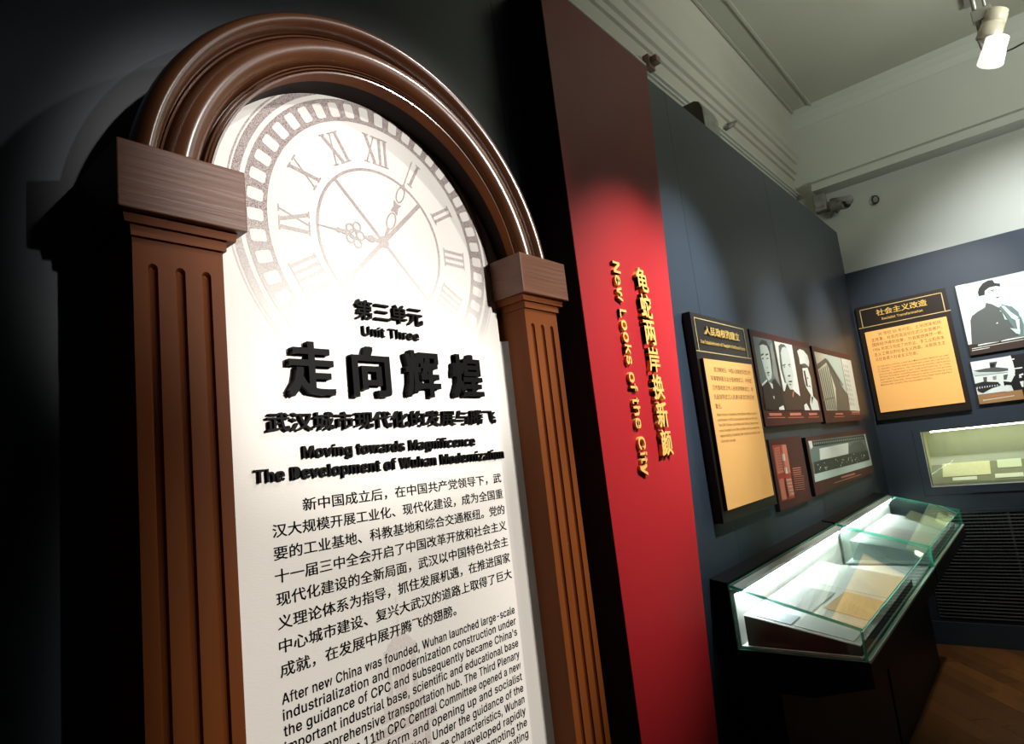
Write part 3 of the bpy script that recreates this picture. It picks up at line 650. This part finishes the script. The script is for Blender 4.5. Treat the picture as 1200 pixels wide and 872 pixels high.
for k in range(24): x_ = 58 + k * 10.6; y_ = 541 - k * 1.35; lay.append(A4('mid', (x_, y_), (x_ + 7, y_ - .9), (x_ + 7.6, y_ + 9), (x_ + .8, y_ + 10)))
for k in range(46):
    t = random.random(); x_ = 66 + t * 272; y_ = 640 - t * 62 + random.random() * 44; s_ = 2.4 + random.random() * 2; lay.append(A4(random.choice(['pale', 'mid', 'white', 'grey']), (x_, y_), (x_ + s_, y_ - 1), (x_ + s_ + .5, y_ + s_ * 1.6), (x_ + .5, y_ + s_ * 1.8)))
flat('crowd_print', lay, (0, -1, 0), p4, step=.00008)
flat('caption_print', [A4('pink', *q) for q in (((198, 714), (270, 694), (271, 702), (199, 722)), ((162, 745), (300, 700), (301, 703), (163, 748)))], (0, -1, 0), p4)

# ---- boards on the end wall
tb = thing('text_board', 'amber text board with gold heading on the end wall', 'sign', (5.28, .67, 1.56), 'amber text boards on the navy walls')
box('board', 5.250, 5.2795, .384, .955, 1.562, 2.420, BLACKB, tb, bevel=.002)
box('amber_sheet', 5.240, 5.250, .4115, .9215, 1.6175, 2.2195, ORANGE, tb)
boxes('gold_line', [(5.2475, 5.2502, .408, .929, 2.389, 2.394), (5.2475, 5.2502, .924, .929, 2.258, 2.394), (5.2475, 5.2502, .408, .413, 2.258, 2.394), (5.2475, 5.2502, .378, .955, 2.255, 2.260)], GOLDL, tb)
textB('社会主义改造', 'raised_character', .824, .505, 2.3240, 2.3710, 5.250, GOLD, tb, bold=.018, depth=.006, split='cell')
textB('Socialist Transformation', 'heading_line', .797, .538, 2.2890, 2.3055, 5.250, GOLD, tb, bold=.016, depth=.003, ybase=LAT)
for i, s in enumerate(['20 世纪 50 年代初，土地改革和民', '主改革，社会改造运动在武汉全面展开，', '国民经济得到恢复，社会面貌焕然一新。', '1956 年武汉完成了对农业、手工业和资本', '主义工商业的社会主义改造，从新民主主', '义社会进入社会主义社会。']):
    zt = 2.2020 - i * .0366
    textB(s, 'text_line', .838 if i == 0 else .888, .619 if i == 5 else .447, zt - .0260, zt, 5.240, TXTO, tb, ybase=CNB, lift=.0005)
for i, s in enumerate(['In the early 1950s, Land and Democratic Reform as well', 'as Socialist Transformation Movement were fully carried out', 'in Wuhan. Therefore, the national economy recovered', 'and society presented a new look and inspiring. In 1956,',
                       'Wuhan Socialist transformation targeting to the private', 'agriculture, handicraft industry and commerce was', 'completed basically, thus transforming itself from the New', 'Democratic society into the socialist society.']):
    zb = 1.9480 - i * .0197
    textB(s, 'text_line', .884, .564 if i == 7 else .445, zb, zb + .0115, 5.240, TXTO, tb, ybase=LAT, lift=.0005)
def zB1(x, y): return (1120 + x / 7.925, 310 + y / 7.925)
def zB2(x, y): return (1130 + x / 10.9, 400 + y / 10.9)
def B1(m_, *pts): return (PT[m_], onB(zB1, 5.260, pts))
def B2(m_, *pts): return (PT[m_], onB(zB2, 5.260, pts))
p5 = thing('photo_board', 'large photo of a person in a dark coat and flat cap on the end wall', 'photo display', (5.28, 0, 1.93), 'photo boards on the navy walls')
box('board', 5.260, 5.2795, -.30, .327, 1.925, 2.416, BLACK, p5)
box('face_sheet', 5.2594, 5.2600, -.30, .3262, 1.9255, 2.4155, PT['brown'], p5)
def B1(m_, *pts): return (PT[m_], onB(zB1, 5.2594, pts))
e1, e2 = (0, 200), (640, 55)
bg = [Vector((5.2594, .3265, 2.4150)), Vector((5.2594, -.30, 2.4150)), Vector((5.2594, -.30, 2.0)), Vector((5.2594, .3265, 2.0))]
far = Vector((5.2594, -.16, 2.0))
flat('portrait_print', [(PT['pale'], bg), B1('white', (0, 200), (90, 180), (210, 460), (160, 730), (118, 745)), B1('white', (250, 420), (520, 380), (500, 250), (300, 200)),
      B1('teal', (600, 470), (634, 560), (634, 660), (600, 668)),
      B1('teal', (150, 745), (136, 520), (150, 480), (200, 440), (270, 400), (282, 355), (340, 370), (400, 400), (430, 370), (520, 390), (580, 440), (610, 520), (634, 560), (634, 668)),
      B1('grey', (150, 745), (136, 520), (150, 480), (200, 440), (270, 400), (282, 355), (340, 370), (400, 400), (450, 450), (520, 560), (590, 660), (400, 715)),
      B1('skin', (268, 240), (300, 210), (400, 195), (425, 250), (428, 300), (408, 350), (385, 362), (340, 368), (286, 345), (272, 300)), B1('skin', (238, 292), (268, 285), (272, 335), (250, 330)),
      B1('black', (206, 262), (214, 226), (250, 176), (300, 148), (340, 144), (360, 172), (412, 178), (410, 205), (372, 200), (310, 214), (270, 245), (268, 284), (240, 288), (216, 296)),
      B1('grey', (322, 238), (356, 232), (358, 240), (326, 246)), B1('dark', (332, 250), (352, 246), (350, 254)), B1('grey', (388, 232), (408, 226), (408, 236)), B1('mid', (376, 262), (400, 280), (386, 282)), B1('dark', (372, 306), (410, 296), (408, 302), (384, 314)),
      B1('white', (374, 545), (390, 536), (394, 546), (382, 552)), B1('white', (405, 425), (425, 435), (420, 440)), B1('pale', (420, 385), (455, 385), (510, 440), (585, 490), (560, 520), (520, 500)), B1('pale', (430, 440), (470, 500), (480, 515), (455, 510)),
      B1('pale', (505, 590), (570, 600), (600, 600), (598, 650), (560, 640)), B1('white', (555, 510), (590, 505), (595, 620), (575, 600))], (-1, 0, 0), p5)
flat('caption_print', [B1('white', *q) for q in (((205, 745), (400, 708), (402, 718), (210, 756)), ((420, 704), (634, 664), (634, 676), (424, 716)), ((150, 780), (634, 692), (634, 696), (152, 786)), ((150, 798), (315, 768), (316, 774), (152, 804)))], (-1, 0, 0), p5)
p6 = thing('photo_board', 'lower end wall photo with stacked street scenes and a tan caption strip', 'photo display', (5.28, 0, 1.6), 'photo boards on the navy walls')
box('board', 5.260, 5.2795, -.30, .338, 1.590, 1.884, BLACK, p6)
box('face_sheet', 5.2594, 5.2600, -.30, .3372, 1.5905, 1.8835, PT['black'], p6)
def B2(m_, *pts): return (PT[m_], onB(zB2, 5.2594, pts))
def cap_rect(y0, y1, z0, z1): return [Vector((5.2594, y0, z0)), Vector((5.2594, y1, z0)), Vector((5.2594, y1, z1)), Vector((5.2594, y0, z1))]
lay = [(PT['white'], cap_rect(.3368, .118, 1.656, 1.882)), B2('white', (590, 180), (620, 260), (650, 380), (640, 440), (590, 520), (640, 640), (520, 640), (520, 200)), B2('grey', (110, 380), (280, 345), (330, 340), (320, 270), (420, 258), (400, 330), (560, 345), (560, 375), (300, 412)),
       B2('pale', (120, 395), (555, 390), (110, 440)), B2('mid', (130, 440), (560, 392), (558, 400), (134, 448)), B2('black', (325, 290), (390, 280), (385, 330), (330, 335)), B2('grey', (240, 460), (290, 455), (290, 515), (250, 520)), B2('mid', (360, 450), (410, 440), (410, 490), (370, 490)), B2('grey', (500, 430), (560, 420), (540, 490), (505, 490)),
       B2('dark', (130, 545), (250, 515), (430, 520), (470, 560), (350, 600), (240, 660), (180, 640)), B2('black', (500, 510), (600, 520), (640, 440), (763, 400), (763, 620), (640, 650), (600, 560), (540, 555), (515, 570))]
for k in range(9): x_ = 160 + k * 32; lay.append(B2('white', (x_, 590 - k * 4), (x_ + 9, 580 - k * 4), (x_ + 14, 606 - k * 5), (x_ + 3, 612 - k * 5)))
lay += [B2('white', (610, 222), (640, 218), (642, 232), (612, 240)), B2('white', (640, 342), (742, 328), (742, 345), (642, 358)), B2('white', (700, 425), (750, 408), (756, 430), (720, 440), (740, 460), (704, 470)), B2('white', (708, 515), (760, 505), (756, 585), (735, 580))]
lay += [(PT['tan'], cap_rect(.3368, .10, 1.5915, 1.6535)), B2('cream', (240, 750), (640, 690), (642, 698), (242, 760)), B2('pink', (340, 700), (520, 672), (522, 682), (344, 712))]
flat('street_print', lay, (-1, 0, 0), p6)

# ================================================================== RECESSED SHOWCASE IN THE END WALL
nc = thing('wall_showcase', 'lit recessed showcase with cream inside in the end wall', 'display case', (5.28, .3, 1.05))
D0, D1 = 5.281, 5.56
slab('side_lining', [(D0, NY0, NZ0), (D1, NY0, NZ0), (D1, NY0, NZ1), (D0, NY0, NZ1)], .008, LINER_Y, nc, axis=(0, -1, 0))
box('back_lining', D1, D1 + .01, NY1, NY0, NZ0, NZ1, LINER_Y, nc)
box('top_lining', D0, D1, NY1, NY0, NZ1, NZ1 + .008, LINER_Y, nc)
box('bottom_lining', D0, D1, NY1, NY0, NZ0 - .008, NZ0, LINER_Y, nc)
prism('sloping_bed', [(5.295, NZ0), (D1 - .001, NZ0), (D1 - .001, 1.285), (5.30, 1.082)], 'Y', NY1 + .001, NY0 - .001, mat('grey_green_cloth', (.26, .26, .19), .8), nc)
box('light_strip', 5.30, 5.33, NY1 + .05, NY0 - .05, NZ1 - .010, NZ1 - .001, LEDY, nc)
fr = [(5.2735, 5.2795, NY0 + .0045, NY0 + .052, 1.008, 1.468), (5.2735, 5.2795, NY1 - .05, NY0 + .004, 1.008, NZ0 - .006), (5.2735, 5.2795, NY1 - .05, NY0 + .004, NZ1 + .002, 1.490)]
boxes('frame', fr, NAVY, nc)
boxes('frame_gap', [(5.2770, 5.2798, NY0 + .0525, NY0 + .0555, 1.005, 1.468), (5.2770, 5.2798, NY1 - .05, NY0 + .0555, 1.0015, 1.0045)], BLACK, nc)
boxes('rim', [(5.2715, 5.2800, NY1, NY0, NZ0 - .005, NZ0 + .001), (5.2715, 5.2800, NY0 + .0002, NY0 + .0035, NZ0 - .005, NZ1)], WHITE, nc)
box('pane', 5.2745, 5.2765, NY1, NY0 - .002, NZ0 + .001, NZ1 - .001, clear_glass('pane_glass', (.97, .99, .95)), nc)
def bed(y, t):   # point on the sloping bed
    return Vector((5.30 + (D1 - .001 - 5.30) * t, y, 1.082 + .203 * t))
bn = Vector((-.203, 0, .259)).normalized()
def sheet_on_bed(name, label, y0, y1, t0, t1, m_, lift=.002, cat='document', skew=0):  # papers lying on the sloping bed
    P = [bed(y0, t0), bed(y1, t0), bed(y1 + skew, t1), bed(y0 + skew, t1)]; P = [p + bn * (lift + .002) for p in P]
    o = slab(name, P, .002, m_, None, axis=tuple(bn)); return tag(o, label, cat, 'papers in the wall showcase')
sheet_on_bed('document', 'wide cream printed certificate on the sloping bed of the wall showcase', .640, .366, .17, .82, PAPERY)
sheet_on_bed('document', 'small pale green sheet beside the cream certificate in the wall showcase', .325, .195, .34, .76, PAPERG)
sheet_on_bed('caption_card', 'white caption card below the cream certificate', .584, .445, .04, .14, PAPERW, cat='card')
sheet_on_bed('caption_card', 'white caption card below the small pale green sheet', .345, .195, .05, .17, PAPERW, cat='card')

# ================================================================== DESK SHOWCASES ALONG THE LONG WALL
def desk_case(x0, x1, label):
    t = thing('desk_showcase', label, 'display case', ((x0 + x1) / 2, .98, .5), 'glass desk showcases along the wall')
    e = .008
    TB, TF, BF_ = (.915, 1.070), (.527, .957), (.527, .865)
    # dark body: ledge at the back, apron below the glass, recessed foot
    prism('body', [(.9795, 1.088), (.920, 1.076), (.920, .862), (.523, .862), (.523, .790), (.70, .74), (.9795, .74)], 'X', x0, x1, NAVYD, t)
    box('foot', x0, x1, .80, .9795, 0, .74, NAVYD, t)
    boxes('liner', [(x0 + e, x1 - e, .905, .9195, .8645, 1.052), (x0 + e, x1 - e, .545, .905, .8645, .872)], WHITE, t)
    prism('lamp_housing', [(.905, 1.066), (.905, 1.040), (.880, 1.046), (.880, 1.058)], 'X', x0 + e, x1 - e, WHITE, t)
    box('light_strip', x0 + .03, x1 - .03, .884, .902, 1.036, 1.040, LED, t)
    slab('top_pane', [(x0, TF[0], TF[1]), (x1, TF[0], TF[1]), (x1, TB[0], TB[1]), (x0, TB[0], TB[1])], e, GLASS, t, edge=GEDGE)
    slab('front_pane', [(x0, .527, .8625), (x1, .527, .8625), (x1, .527, .9485), (x0, .527, .9485)], e, GLASS, t, axis=(0, -1, 0), edge=GEDGE)
    for xx in (x0, x1 - e):
        P = [(xx, .5355, .8625), (xx, .915, .8625), (xx, .915, 1.0600), (xx, .5355, .9490)]
        v = [Vector(p) for p in P] + [Vector(p) + Vector((e, 0, 0)) for p in P]
        link('end_pane', v, [(0, 3, 2, 1), (4, 5, 6, 7), (0, 1, 5, 4), (1, 2, 6, 5), (2, 3, 7, 6), (3, 0, 4, 7)], [GLASS, GEDGE], t, midx=[0, 0, 1, 1, 1, 1])
    boxes('bottom_seal', [(x0 - .001, x1 + .001, .521, .526, .860, .868)], SEAL, t)
    return t
X0, X1, X2, X3 = 2.100, 3.475, 3.510, 4.820
desk_case(X0, X1, 'nearer glass desk showcase with bright white inside below the amber text board')
desk_case(X2, X3, 'farther glass desk showcase ending near the end wall')
def wedge(name, label, a, b, zb=.967, zf=.900, yb=.887, yf=.546, m_=BROWNW):
    t = thing(name, label, 'display stand', ((a + b) / 2, .7, .8725))
    prism('core', [(yb, .8725), (yf, .8725), (yf, zf), (yb, zb)], 'X', a, b, m_, t)
    prism('top_board', [(yb, zb), (yf, zf), (yf, zf + .003), (yb, zb + .003)], 'X', a, b, WHITE, t)
    return t
wedge('display_wedge', 'brown sided sloping stand with pale top in the nearer desk showcase', 2.118, 3.05)
def wz(y): return .900 + (y - .546) * (.067 / .341) + .003
def doc(name, label, cat, pts, m_, dz=0, lift=.001, th=.0015):
    P = [Vector((x, y, wz(y) + dz + lift + th)) for x, y in pts]
    o = slab(name, P, th, m_, None, axis=(0, 0, 1)); return tag(o, label, cat, 'papers in the desk showcases')
doc('document', 'tan handwritten sheet at the middle of the nearer desk showcase', 'document', [(2.36, .560), (2.62, .560), (2.64, .70), (2.38, .71)], PAPERO, lift=.003)
doc('document', 'dark grey booklet cover behind the tan sheet', 'document', [(2.30, .730), (2.60, .725), (2.60, .862), (2.30, .865)], GREYL)
doc('document', 'bluish grey photograph at the near end of the nearer desk showcase', 'document', [(2.135, .745), (2.235, .745), (2.235, .862), (2.135, .862)], mat('blue_grey_print', (.26, .29, .36), .4))
doc('document', 'pale grey sheet in front of the bluish grey photograph', 'document', [(2.135, .565), (2.29, .565), (2.29, .735), (2.135, .735)], mat('pale_grey_print', (.55, .56, .55), .5))
doc('caption_card', 'white caption strip along the back edge of the brown sided stand', 'card', [(2.13, .866), (2.75, .866), (2.75, .884), (2.13, .884)], PAPERW)
doc('document', 'white open pages beyond the tan sheet in the nearer desk showcase', 'document', [(2.68, .57), (2.98, .57), (2.98, .80), (2.68, .80)], PAPERW)
def fdoc(name, label, cat, pts, m_, z=.8725, th=.003):
    P = [Vector((x, y, z + th)) for x, y in pts]; return tag(slab(name, P, th, m_, None, axis=(0, 0, 1)), label, cat, 'papers in the desk showcases')
fdoc('document', 'white sheet on the case floor near the far end of the nearer showcase', 'document', [(3.10, .60), (3.38, .60), (3.38, .82), (3.10, .82)], PAPERW)
# farther case
wedge('display_wedge', 'pale sloping stand in the farther desk showcase', 3.60, 4.62, m_=WHITE)
doc('document', 'pinkish white poster sheet at the middle of the farther showcase', 'document', [(3.75, .58), (4.15, .58), (4.15, .84), (3.75, .84)], mat('pinkish_paper', (.66, .56, .52), .6, noise=((25, 25, 25), .2, (.75, .70, .66))))
doc('document', 'white printed sheet at the near end of the farther showcase', 'document', [(3.62, .58), (3.73, .58), (3.73, .82), (3.62, .82)], PAPERW)
bk = thing('open_book', 'yellowish green book propped up in the farther desk showcase', 'book', (4.36, .66, .95))
slab('cover', [(4.22, .56, .920), (4.46, .56, .930), (4.50, .74, 1.000), (4.26, .74, .990)], .004, PAPERG, bk, axis=(0, -.35, .93))
slab('page', [(4.235, .57, .927), (4.445, .57, .937), (4.483, .73, 1.003), (4.275, .73, .993)], .002, PAPERY, bk, axis=(0, -.35, .93))

# ================================================================== CEILING AND HIGH WALL FITTINGS
LX = 3.9
def LP(x, y): return atX(x, y, LX)
tl = thing('track_spotlight', 'twin cream and white cylinder spotlight hanging from a ceiling stem', 'spotlight', LP(1150, 0))
a, b = LP(1143, -20), LP(1152, 26)
top = Vector((LX, b.y, CZ))
track = box('mounting_track', LX - .9, LX + 1.0, b.y - .022 + .02, b.y + .022 + .02, CZ - .03, CZ - .0, METAL, tl)
tube('stem', [(LX, b.y + .02, CZ - .02), (LX, b.y + .02, b.z - .03)], .011, METAL, tl)
tube('stem', [(LX, b.y - .025, CZ - .02), (LX, b.y - .02, b.z - .02)], .007, METAL, tl)
box('junction', LX - .02, LX + .02, b.y - .045, b.y + .04, b.z + .01, b.z + .07, METAL, tl, bevel=.004)
def can(p0, p1, r0, r1, m_, nm):
    p0, p1 = Vector(p0), Vector(p1); d = (p1 - p0)
    o = tube(nm, [p0, p0 + d * .02, p0 + d * .45, p0 + d * .46, p0 + d * .50, p0 + d * .51, p1 - d * .01, p1, p1, p0 + d * .8], [r0 * .9, r0, r0 * 1.0, r0 * .93, r0 * .93, (r0 + r1) / 2, r1, r1 * .97, r1 * .85, r1 * .6], m_, tl, seg=28)
    return o
can(LP(1169, 12), LP(1158, 46), .048, .054, LAMPW, 'upper_lamp_head')
can(LP(1169, 44), LP(1160, 76), .050, .056, LAMPON, 'lower_lamp_head')
tube('bracket', [LP(1149, 22), LP(1146, 46), LP(1151, 58)], .006, METAL, tl); tube('bracket', [LP(1181, 16), LP(1175, 34), LP(1168, 50)], .004, LAMPW, tl)
ca1, ca2, ca3 = LP(1175, 62), LP(1200, 50), LP(1262, 28)
tag(tube('lamp_cable', [ca1, (ca1 * .5 + ca2 * .5) + Vector((0, 0, -.003)), ca2, ca3], .0045, DARKPL), 'thin black cable running right from the lower lamp head', 'cable')

# camera with its box in the corner
cc = thing('security_camera', 'white bullet security camera on a bracket by the grey box in the corner', 'camera', (5.40, .95, 3.28))
def CP(x, y, X=5.36): return atX(x, y, X)
tube('barrel', [CP(975, 242, 5.38), CP(977, 241.5, 5.372), CP(990, 240, 5.30), CP(992, 239.5, 5.29)], [.030, .034, .034, .032], GREYBOX, cc, seg=20)
tube('lens', [CP(990, 239, 5.296), CP(994, 238.5, 5.282)], [.031, .030], DARKPL, cc, seg=20)
tube('sun_shield', [CP(975, 237, 5.39), CP(996, 234, 5.275)], [.030, .034], GREYBOX, cc, seg=12)
tube('bracket_arm', [CP(973, 254, 5.445), CP(976, 249, 5.38), CP(977, 244, 5.37)], .009, GREYBOX, cc)
tube('bracket_plate', [CP(981, 246, 5.449), CP(981, 246, 5.425)], .022, GREYBOX, cc, seg=14)
jb = thing('junction_box', 'weathered grey metal box under the end of the beam', 'box', (5.40, 1.05, 3.25))
q0, q1 = atX(950, 224, 5.36), atX(965, 226, 5.36); q2 = atX(958, 245, 5.36)
box('case', 5.36, 5.449, q1.y, q0.y, q2.z - .02, 3.414, GREYBOX, jb, bevel=.006)
prism('lid', [(q1.y + .01, q2.z + .01), (q0.y - .01, q2.z + .01), (q0.y - .01, 3.40), (q1.y + .01, 3.40)], 'X', 5.352, 5.36, GREYBOX, jb, bevel=.003)
h = atX(1026, 234, 5.43)
hk = thing('cable_loop', 'small dark ring of cable on a plate fixed to the bare end wall', 'cable', (5.449, h.y, h.z))
tube('loop', [(5.425, h.y + .021 * math.cos(2 * PI * i / 18), h.z + .030 * math.sin(2 * PI * i / 18)) for i in range(18)], .0055, DARKPL, hk, closed=True, seg=8)
box('plate', 5.438, 5.4495, h.y - .004, h.y + .022, h.z - .030, h.z - .015, METAL, hk); tube('wire', [(5.444, h.y + .018, h.z + .05), (5.444, h.y + .020, h.z - .02)], .003, METAL, hk)

# things above the navy partition
pj = thing('speaker_box', 'grey beige box with rounded top peeping over the navy partition', 'speaker', (3.15, 1.08, 3.04))
prism('housing', [(1.062, 3.0), (1.062, 3.26), (1.075, 3.30), (1.10, 3.315), (1.17, 3.315), (1.17, 3.0)], 'X', 3.055, 3.255, GREYBOX, pj)
prism('side_plate', [(1.064, 3.0), (1.064, 3.26), (1.077, 3.298), (1.10, 3.312), (1.168, 3.312), (1.168, 3.0)], 'X', 3.051, 3.055, mat('dark_beige_plate', (.12, .10, .07), .6), pj)
k1 = atY(765, 72, 1.20)
cl = thing('wall_clip', 'small copper coloured bracket on the pale wall above the red panel', 'bracket', (k1.x, 1.2, k1.z))
COP = mat('copper_bracket', (.26, .17, .13), .4, metal=.3)
box('plate', k1.x - .035, k1.x + .035, 1.205, 1.2395, k1.z - .035, k1.z + .035, COP, cl, bevel=.003); box('tab', k1.x - .02, k1.x + .03, 1.17, 1.206, k1.z - .015, k1.z + .02, COP, cl, bevel=.003)
k2 = atY(858, 147, 1.20)
cl2 = thing('wall_clip', 'small silver cable clip on the pale wall right of the grey beige box', 'bracket', (k2.x, 1.2, k2.z))
tube('stub', [(k2.x - .03, 1.238, k2.z - .02), (k2.x + .01, 1.19, k2.z + .01)], .014, METAL, cl2); tube('stub', [(k2.x + .03, 1.238, k2.z + .03), (k2.x + .07, 1.19, k2.z + .05)], .010, METAL, cl2)
